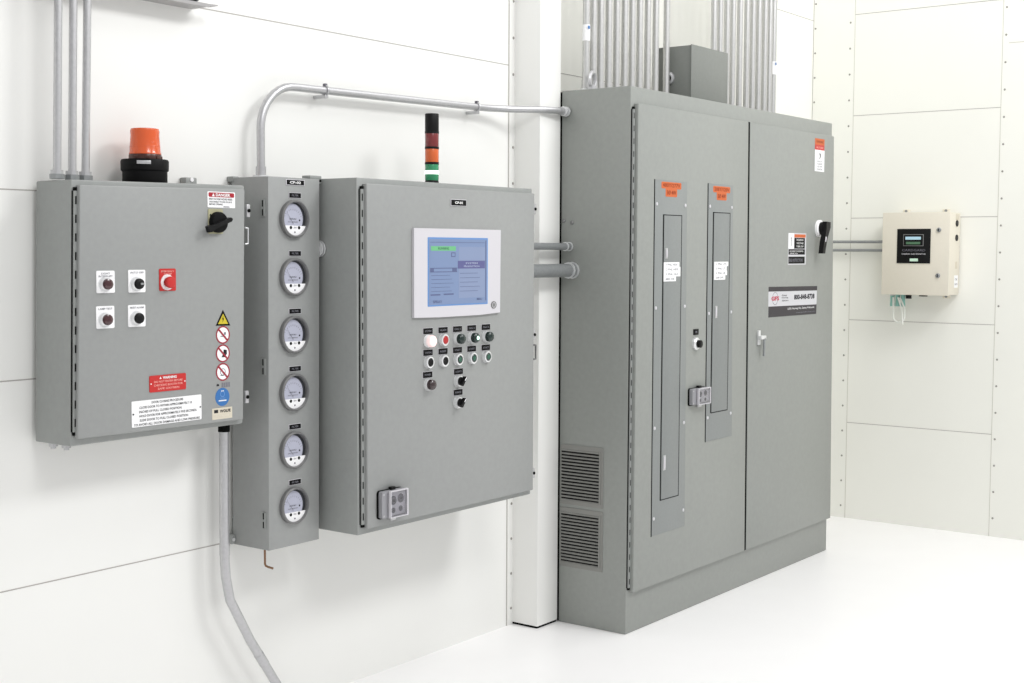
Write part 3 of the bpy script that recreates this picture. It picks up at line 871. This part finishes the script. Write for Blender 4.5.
b.prism(FL, [rr(a, c) for a, c in ((-.050, -.010), (-.040, -.012), (-.026, -.008), (.046, -.0065), (.052, 0), (.046, .0065), (-.026, .006), (-.040, .010), (-.050, .009))], .019, .034, BLACK)
b.build('switch_knob', rs)
# pictogram stickers
b = MB()
b.prism(FL, [(-1.9500, 1.4262), (-1.9795, 1.3775), (-1.9205, 1.3760)], 0, .0007, BLACKT)
b.prism(FL, [(-1.9500, 1.4140), (-1.9705, 1.3825), (-1.9298, 1.3815)], .0007, .001, YEL)
b.prism(FL, [(-1.9490, 1.409), (-1.9545, 1.396), (-1.9512, 1.3965), (-1.9525, 1.386), (-1.9465, 1.400), (-1.9500, 1.3995)], .001, .0013, BLACKT)
o = b.build('warning_sticker', ld); o['label'] = 'yellow warning triangle'
for k, (u, v) in enumerate(((-1.9512, 1.3480), (-1.9520, 1.2902), (-1.9528, 1.2322))):
    b = MB()
    b.disc(FL, u, v, .0275, 0, .0006, WHITE, 28, rv=.0275)
    b.ring(FL, u, v, .0236, .0280, .0006, .001, REDR)
    if k == 1:
        b.prism(FL, [(u + .003, v + .012), (u + .016, v + .010), (u + .016, v - .002), (u + .008, v - .012), (u - .006, v - .012), (u + .002, v + .000)], .0006, .0009, INK)
    elif k == 0:
        b.rect(FL, u - .010, u + .010, v - .006, v - .003, .0006, .0009, INKL); b.rect(FL, u + .004, u + .012, v + .0, v + .008, .0006, .0009, INKL)
    else:
        b.ring(FL, u, v, .009, .011, .0006, .0009, INKL); b.rect(FL, u - .010, u + .004, v - .012, v - .009, .0006, .0009, INKL)
    q = .0235 * .7071
    d_ = .0021
    b.prism(FL, [(u - q - d_, v + q - d_), (u - q + d_, v + q + d_), (u + q + d_, v - q + d_), (u + q - d_, v - q - d_)], .001, .0014, REDR)
    o = b.build('prohibition_sticker', ld); o['label'] = 'round red and white prohibition sticker'
b = MB()
b.prism(FL, [(-1.978, 1.189), (-1.968, 1.189), (-1.969, 1.194), (-1.974, 1.196), (-1.979, 1.193)], 0, .0006, INK)
for k in range(4):
    b.rect(FL, -1.958 + .009 * k, -1.9515 + .009 * k, 1.184, 1.1985, 0, .0006, INKL)
o = b.build('symbol_sticker', ld); o['label'] = 'small row of dark symbols'
b = MB()
b.disc(FL, -1.9555, 1.154, .0285, 0, .0008, BLUE, 28)
b.ring(FL, -1.9555, 1.163, .007, .0095, .0008, .0012, LCDE)
b.rect(FL, -1.971, -1.940, 1.141, 1.1445, .0008, .0012, PRINTW)
b.rect(FL, -1.961, -1.950, 1.1715, 1.174, .0008, .0012, PRINTW)
b.text(FL, 'READ', -1.9555, 1.150, .022, .006, LCDE, .0012)
o = b.build('mandatory_sticker', ld); o['label'] = 'round blue mandatory sticker'
b = MB()
b.rect(FL, -1.9975, -1.9165, 1.0852, 1.1205, 0, .0008, CREAML)
b.rect(FL, -1.990, -1.974, 1.1055, 1.1155, .0008, .0011, INK)
b.text(FL, 'WOLFE', -1.945, 1.110, .044, .0095, INK, .0013, bold=.035)
b.text(FL, 'MADE IN USA', -1.957, 1.0955, .055, .004, CREAM, .0013)
o = b.build('maker_label', ld); o['label'] = 'cream maker label'
b = MB()
b.rrect(FL, -2.2365, -2.100, 1.1902, 1.2395, 0, .002, RED, .004)
b.prism(FL, [(-2.200, 1.2285), (-2.192, 1.2285), (-2.196, 1.2355)], .002, .0023, PRINTW)
b.text(FL, 'WARNING', -2.162, 1.2315, .052, .008, PRINTW, .0026, bold=.035)
for k, t in enumerate(('DO NOT ENTER BEFORE', 'CHECKING BOOTH FOR', 'SAFE OXYGEN')):
    b.text(FL, t, -2.167, 1.2205 - .0105 * k, (.106, .108, .080)[k], .0062, PRINTP, .0026)
for u in (-2.2315, -2.105): b.disc(FL, u, 1.2155, .0022, .002, .0035, PRINTW, 8)
o = b.build('warning_plate', ld); o['label'] = 'engraved red warning plate'
b = MB()
b.rrect(FL, -2.3018, -2.041, 1.0925, 1.1692, 0, .002, WHITE, .003)
for k, (t, u, w_) in enumerate((('DOOR CLOSING PROCEDURE', -2.171, .118), ('CLOSE DOOR TO WITHIN APPROXIMATELY 10', -2.177, .196), ('INCHES OF FULL CLOSED POSITION', -2.197, .156),
                                ('HOLD DOOR FOR APPROXIMATELY FIVE SECONDS', -2.168, .214), ('SLIDE DOOR TO FULL CLOSED POSITION', -2.184, .180), ('TO AVOID ALL DOOR DAMAGE AND LOW PRESSURE', -2.172, .246))):
    b.text(FL, t, u, 1.1612 - .0125 * k, w_, .0070, INK, .0026)
for u in (-2.297, -2.046): b.disc(FL, u, 1.131, .0025, .002, .0035, INK, 8)
o = b.build('instruction_plate', ld); o['label'] = 'white engraved six-line instruction plate'
side_clamp(L, -1.8380, 0.283, 1.7366); side_clamp(L, -1.8505, 0.283, 1.1436)
b = MB()
b.tube([(-1.846, .283, 1.683), (-1.834, .283, 1.681), (-1.8345, .283, 1.633), (-1.8465, .283, 1.631)], .0028, CHROME, 8)
b.build('hasp', L)
b = MB(); b.box(-1.942, -1.896, .450, YW, 1.806, 1.842, GREY, .004); b.lathe(front(.45), -1.918, 1.835, [(.007, 0), (.007, .002)], WHITE, n=10)
b.build('mounting_lug', L)
for (x, y) in ((-2.475, .405), (-2.470, .350), (-2.04, .42)):
    b = MB(); b.nut((x, y, 1.060), (0, 0, -1), 0.013, .014, STEEL); b.nut((x, y, 1.046), (0, 0, -1), 0.008, .006, STEEL)
    b.build('bottom_fitting', L)

# warning beacon on the left cabinet
bx, by, bz = -2.157, 0.380, 1.8125
bz = 1.8135
K = thing('warning_beacon', (bx, by, bz), 'orange dome warning beacon on black round base above left cabinet', 'warning light')
b = MB()
b.lathe(FU, bx, by, [(0.0650, bz), (0.0662, bz + .002), (0.0662, 1.846), (0.0705, 1.850), (0.0712, 1.877), (0.068, 1.8825)], BLACKT, n=36)
kb = b.build('base', K)
b = MB()
ca = Vector((-.618, -.786, 0)); FK = Frame((bx, by, 0), (.786, -.618, 0), (0, 0, 1), ca)
b.rect(FK, -.023, .018, 1.8660, 1.8765, 0.068, .0725, STEEL, .0008)
b.build('maker_plate', kb)
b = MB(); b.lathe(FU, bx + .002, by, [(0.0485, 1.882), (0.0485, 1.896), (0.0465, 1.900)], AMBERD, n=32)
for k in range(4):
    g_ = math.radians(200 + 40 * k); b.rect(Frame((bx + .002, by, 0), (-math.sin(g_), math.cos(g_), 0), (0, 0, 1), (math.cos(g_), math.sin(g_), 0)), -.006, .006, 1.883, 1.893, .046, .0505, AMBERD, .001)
b.build('collar', K)
b = MB()
b.lathe(FU, bx + .002, by, [(0.0470, 1.897), (0.0482, 1.900), (0.0460, 1.905), (0.0425, 1.955), (0.0432, 1.967), (0.0415, 1.9745), (0.034, 1.9765)], AMBER, n=32)
for k in range(3): b.lathe(FU, bx + .002, by, [(0.0448 - .001 * k, 1.920 + .012 * k), (0.0454 - .001 * k, 1.9215 + .012 * k), (0.0446 - .001 * k, 1.923 + .012 * k)], AMBER, n=32, cap=False)
b.build('dome', K)

# three conduits above the left cabinet
for i, (xb, xt) in enumerate(((-2.4640, -2.4506), (-2.4140, -2.401), (-2.3690, -2.3538))):
    k = (xt - xb) / .47
    t = thing('conduit', (xb, .38, 1.806), ('leftmost', 'middle', 'rightmost')[i] + ' of three grey conduits rising from the left control cabinet', 'conduit', 'conduits above the left cabinet')
    b = MB(); b.tube([(xb, .38, 1.8112), (xb + k * 1.8, .38, 3.62)], 0.0115, STEEL, 14); b.build('pipe', t)
    b = MB(); b.nut((xb, .38, 1.8115), (0, 0, 1), .0208, .014, STEELD, n=8); b.nut((xb, .38, 1.8225), (0, 0, 1), .0185, .014, STEEL, n=10)
    b.build('connector', t)

# conduit from the gauge box to the tall cabinet
t = thing('overhead_conduit', (-1.64, .43, 1.85), 'long bent conduit running over the control cabinet from gauge box to tall cabinet', 'conduit')
R_ = 0.155
path = [(-1.640, .43, 1.8512)] + arc((-1.640 + R_, .43, 2.168 - R_), R_, 180, 90, 'xz', 10)
path += [(-0.47, .43, 2.187), (-0.40, .425, 2.1885), (-0.30, .400, 2.192), (-0.22, .365, 2.195), (-0.15, .332, 2.198), (-0.08, .318, 2.200), (-0.0008, .315, 2.201)]
b = MB(); b.tube(path, 0.0140, STEEL, 16); b.build('pipe', t)
b = MB(); locknut(b, (-1.640, .43, 1.8512), (0, 0, 1), .027, .010); b.tube([(-1.640, .43, 1.8605), (-1.640, .43, 1.890)], .0175, STEEL, 12); b.build('connector', t)
b = MB(); locknut(b, (-0.0125, .315, 2.201), (1, 0, 0), .0215, .006); locknut(b, (-0.032, .315, 2.201), (1, 0, 0), .0205, .006)
b.tube([(-0.06, .3165, 2.2005), (-0.012, .315, 2.201)], .0162, STEEL, 12); b.build('connector', t)
for x in (-1.335, -0.475):
    b = MB()
    zc = 2.168 + (x + 1.485) * .0188
    b.box(x - .008, x + .008, .422, YW - .0008, zc - .027, zc - .015, STEEL, .001)
    b.tube([(x, .43 + .0165 * math.cos(a * PI / 8), zc + .0165 * math.sin(a * PI / 8)) for a in range(17)], .004, STEEL, 6, cap=False)
    b.box(x - .006, x + .006, .424, .436, zc + .014, zc + .024, DARKG, .001)
    b.build('strut_clamp', t)

# conduit below the left cabinet
t = thing('lower_conduit', (-1.80, .40, 0), 'galvanized conduit dropping from the left cabinet and bending toward the floor', 'conduit')
b = MB()
b.tube([(-1.8385, .40, 1.062), (-1.8410, .40, 0.640), (-1.8405, .40, .590), (-1.8365, .40, .540), (-1.8280, .40, .498), (-1.820, .40, .4616), (-1.7342, .40, .3077), (-1.6176, .40, .1308), (-1.5314, .40, 0.0)], .0160, STEEL, 16)
b.build('pipe', t)
b = MB(); b.nut((-1.8385, .40, 1.0565), (0, 0, -1), .0195, .0345, GASK_SHADE, n=12); b.tube([(-1.8385, .40, 1.022), (-1.8387, .40, 0.985)], .0166, STEEL, 12); b.build('connector', t)
b = MB(); b.tube([(-1.8408, .40, .655), (-1.8405, .40, .615)], .0172, STEEL, 14); b.build('coupling', t)
b = MB(); b.tube([(-1.6975, .40, .252), (-1.6700, .40, .2105)], .0172, STEEL, 14); b.build('coupling', t)

# two short conduits between control cabinet and tall cabinet
for (y, z, r, lab) in ((.298, 1.631, .0150, 'thin upper conduit linking control cabinet to tall cabinet'), (.281, 1.530, .0285, 'thick lower conduit linking control cabinet to tall cabinet')):
    t = thing('link_conduit', (-.25, y, z), lab, 'conduit')
    b = MB(); b.tube([(MX1, y, z), (0.0, y, z)], r, STEELD, 18); b.build('pipe', t)
    b = MB()
    locknut(b, (-0.007, y, z), (1, 0, 0), r * 1.22 + .0015, .006); locknut(b, (-0.036, y, z), (1, 0, 0), r * 1.18 + .0015, .006)
    b.tube([(-.03, y, z), (-.007, y, z)], r * 1.08, STEELD, 16)
    b.build('connector', t)

# cable tray at the upper left, with cables on it
t = thing('cable_tray', (-2.6, .44, 2.378), 'grey metal cable tray on the wall at the top left', 'cable tray')
b = MB()
b.box(-4.6, -1.885, .398, .478, 2.378, 2.381, TRAY); b.box(-4.6, -1.885, .396, .3985, 2.376, 2.387, TRAY)
b.hexa([(-1.885, .396, 2.380), (-1.850, .396, 2.385), (-1.850, .43, 2.385), (-1.885, .43, 2.380),
        (-1.885, .396, 2.387), (-1.850, .396, 2.3885), (-1.850, .43, 2.3885), (-1.885, .43, 2.387)], TRAY)
b.build('tray', t)
for x in (-4.2, -3.3, -2.65):
    b = MB(); b.box(x, x + .03, .400, YW, 2.364, 2.3778, TRAY, .001); b.build('bracket', t)
for i, (y, x1, r) in enumerate(((.411, -1.915, .009), (.434, -1.898, .010), (.458, -1.918, .009))):
    b = MB()
    b.tube([(-4.5, y, 2.3815 + r), (x1 - .07, y, 2.3815 + r), (x1 - .025, y, 2.3825 + r), (x1 - .006, y, 2.396 + r), (x1, y, 2.425), (x1 + .002, y, 2.49), (x1 + .002, y, 3.6)], r, (BLACK, DARKG, BLACK)[i], 10)
    tag(b.build('cable', None, (x1, y, 2.382)), ('front dark cable lying in the cable tray', 'middle grey cable lying in the cable tray', 'rear dark cable lying in the cable tray')[i], 'cable', 'cables in the tray')

# ------------------------------------------------------------------ right wall monitor box
Q = thing('monitor_box', (2.89, -.167, 1.369), 'cream wall-mounted monitor box with black display panel on right wall', 'gas monitor')
qx, y1, y0 = 2.775, 0.0100, -0.3815
b = MB()
b.box(qx + .014, XR - .012, y0 + .001, y1 - .001, 1.371, 1.8365, CREAM, .004)
b.build('enclosure', Q)
b = MB(); b.box(qx, qx + .0135, y0, y1, 1.3685, 1.839, CREAM, .004); qd = b.build('door', Q)
FQ = Frame((qx, -.0165, 0), (0, -1, 0), (0, 0, 1), (-1, 0, 0))
b = MB()
b.rect(FQ, .0632, .2575, 1.549, 1.7445, 0, .004, BLACK, .001)
dp = b.build('display_panel', qd)
b = MB()
b.rect(FQ, .100, .2185, 1.6465, 1.7140, .004, .006, BEZEL, .001)
b.rect(FQ, .104, .2145, 1.6505, 1.7100, .006, .0066, BLACK)
b.rect(FQ, .113, .203, 1.683, 1.700, .0066, .007, LCDB); b.rect(FQ, .117, .200, 1.657, 1.671, .0066, .007, LCDGR)
b.build('display', dp)
b = MB()
b.text(FQ, 'CARDGARD', .162, 1.6235, .135, .013, DARKG, .0045)
b.text(FQ, 'CARBON GAS MONITOR', .162, 1.602, .140, .008, OFFW, .0045)
b.build('panel_lettering', dp)
b = MB(); b.rect(FQ, .140, .188, 1.5605, 1.5765, .004, .0048, MINT); b.build('panel_badge', dp)
for z in (1.738, 1.481):
    b = MB(); b.lathe(FQ, .304, z, [(.013, 0), (.013, .006), (.009, .010)], STEELD, n=14); b.rect(FQ, .302, .306, z - .008, z + .008, .010, .011, GASK_SHADE); b.build('quarter_turn_latch', qd)
for (y, z) in ((-.063, 1.848), (-.297, 1.848), (-.310, 1.372)):
    b = MB(); b.box(XR - .016, XR, y - .02, y + .02, z - .024, z + .012, CREAM, .002)
    b.lathe(west(XR - .016), -y, z + (.002 if z > 1.5 else -.012), [(.008, 0), (.008, .004)], STEELD, n=10); b.build('mounting_lug', Q)
FS = front(y0 + .001)
for z in (1.776, 1.694):
    b = MB(); b.disc(FS, 2.890, z, .020, 0, .004, BLACK, 18, rv=.018); o = b.build('hole_plug', Q)
b = MB(); b.rect(FS, 2.868, 2.93, 1.412, 1.482, 0, .0008, WHITE); b.text(FS, 'CAL', 2.90, 1.46, .04, .012, INKL, .0012); b.text(FS, 'DATE', 2.90, 1.432, .045, .010, INKL, .0012)
o = b.build('calibration_label', Q); o['label'] = 'white calibration label on the side'
b = MB(); b.rect(FS, 2.872, 2.925, 1.795, 1.828, 0, .0008, CREAML); b.rect(FS, 2.880, 2.915, 1.52, 1.56, 0, .0008, CREAML); b.build('side_sticker', Q)
for k, y in enumerate((-.020, -.052, -.084)):
    b = MB(); xg = 2.875
    b.nut((xg, y, 1.372), (0, 0, -1), .015, .012, (STEEL, TEAL, TEAL)[k]); b.tube([(xg, y, 1.360), (xg, y, 1.318)], .0125, TEAL, 12); b.nut((xg, y, 1.318), (0, 0, -1), .014, .020, TEAL, 8)
    b.build('cable_gland', Q)
b = MB(); b.nut((2.872, -.118, 1.372), (0, 0, -1), .017, .028, BLACK, 10); b.build('black_gland', Q)
b = MB(); b.disc(Frame((0, 0, 1.3712), (1, 0, 0), (0, -1, 0), (0, 0, -1)), 2.868, .205, .024, 0, .012, BLACK, 16); b.build('bottom_plug', Q)
b = MB()
pts = [(2.862, -.030, 1.35), (2.862, -.032, 1.29)] + [(2.862, -.066 + .034 * math.cos(PI * a / 10), 1.240 - .034 * math.sin(PI * a / 10)) for a in range(11)] + [(2.862, -.098, 1.29), (2.862, -.070, 1.35)]
b.tube(pts, .0052, TUBEW, 8)
b.tube([(2.858, -.060, 1.35), (2.856, -.085, 1.28), (2.856, -.092, 1.195)], .0048, TUBEW, 8)
o = b.build('sample_tube', Q); o['label'] = 'loop of clear white tubing'
for z, lab in ((1.672, 'upper thin conduit along the right wall into the monitor box'), (1.6215, 'lower thin conduit along the right wall into the monitor box')):
    t = thing('wall_conduit', (2.935, .26, z), lab, 'conduit')
    b = MB(); b.tube([(2.93, YB, z), (2.93, y1, z)], .0085, STEELD, 12); b.build('pipe', t)
    b = MB(); b.tube([(2.93, y1 + .03, z), (2.93, y1 + .001, z)], .013, STEEL, 10); b.build('connector', t)

# ------------------------------------------------------------------ camera, light, world
cam = bpy.data.cameras.new('camera'); co = bpy.data.objects.new('camera', cam); C.objects.link(co)
cam.sensor_width = 36.0; cam.sensor_fit = 'HORIZONTAL'
cam.lens = 1359.98 / 1024 * 36.0
yaw, pitch, roll = 0.930781, 0.0675316, 0.0044109
f = Vector((math.sin(yaw) * math.cos(pitch), math.cos(yaw) * math.cos(pitch), -math.sin(pitch)))
r = Vector((math.cos(yaw), -math.sin(yaw), 0)); u = r.cross(f)
r2 = r * math.cos(roll) + u * math.sin(roll); u2 = -r * math.sin(roll) + u * math.cos(roll)
m3 = Matrix((r2, u2, -f)).transposed()
co.matrix_world = Matrix.Translation((-4.805688, -2.97625, 1.617319)) @ m3.to_4x4()
bpy.context.scene.camera = co

def area(name, loc, target, sx_, sy_, power, col=(1, 1, 1)):
    l = bpy.data.lights.new(name, 'AREA'); l.shape = 'RECTANGLE'; l.size = sx_; l.size_y = sy_; l.energy = power; l.color = col
    o = bpy.data.objects.new(name, l); C.objects.link(o); o.location = loc
    d = Vector(target) - Vector(loc)
    o.rotation_euler = d.to_track_quat('-Z', 'Y').to_euler()
    return o
area('ceiling_fixture_key', (0.5, -3.6, 4.8), (-.4, .3, .9), 1.6, 0.9, 88)
area('ceiling_fixture_near', (2.3, -0.8, 4.8), (2.25, -.35, 0), 1.2, 0.5, 15)
area('added_fill_left', (-2.8, -3.6, 4.6), (-2.0, .4, .8), 1.6, 1.0, 56)  # unseen fill light, added to even out brightness towards the left cabinet
area('added_fill_floor', (0.6, -1.9, 5.2), (0.6, -1.9, 0), 2.0, 1.2, 42)  # unseen fill light, added pointing down to brighten the floor
w = bpy.data.worlds.new('world'); bpy.context.scene.world = w; w.use_nodes = True
bg = w.node_tree.nodes['Background']; bg.inputs['Color'].default_value = (1, 1, 1, 1); bg.inputs['Strength'].default_value = 0.64
vs = bpy.context.scene.view_settings
vs.view_transform = 'Standard'; vs.look = 'None'; vs.exposure = 0.0; vs.gamma = 1.0
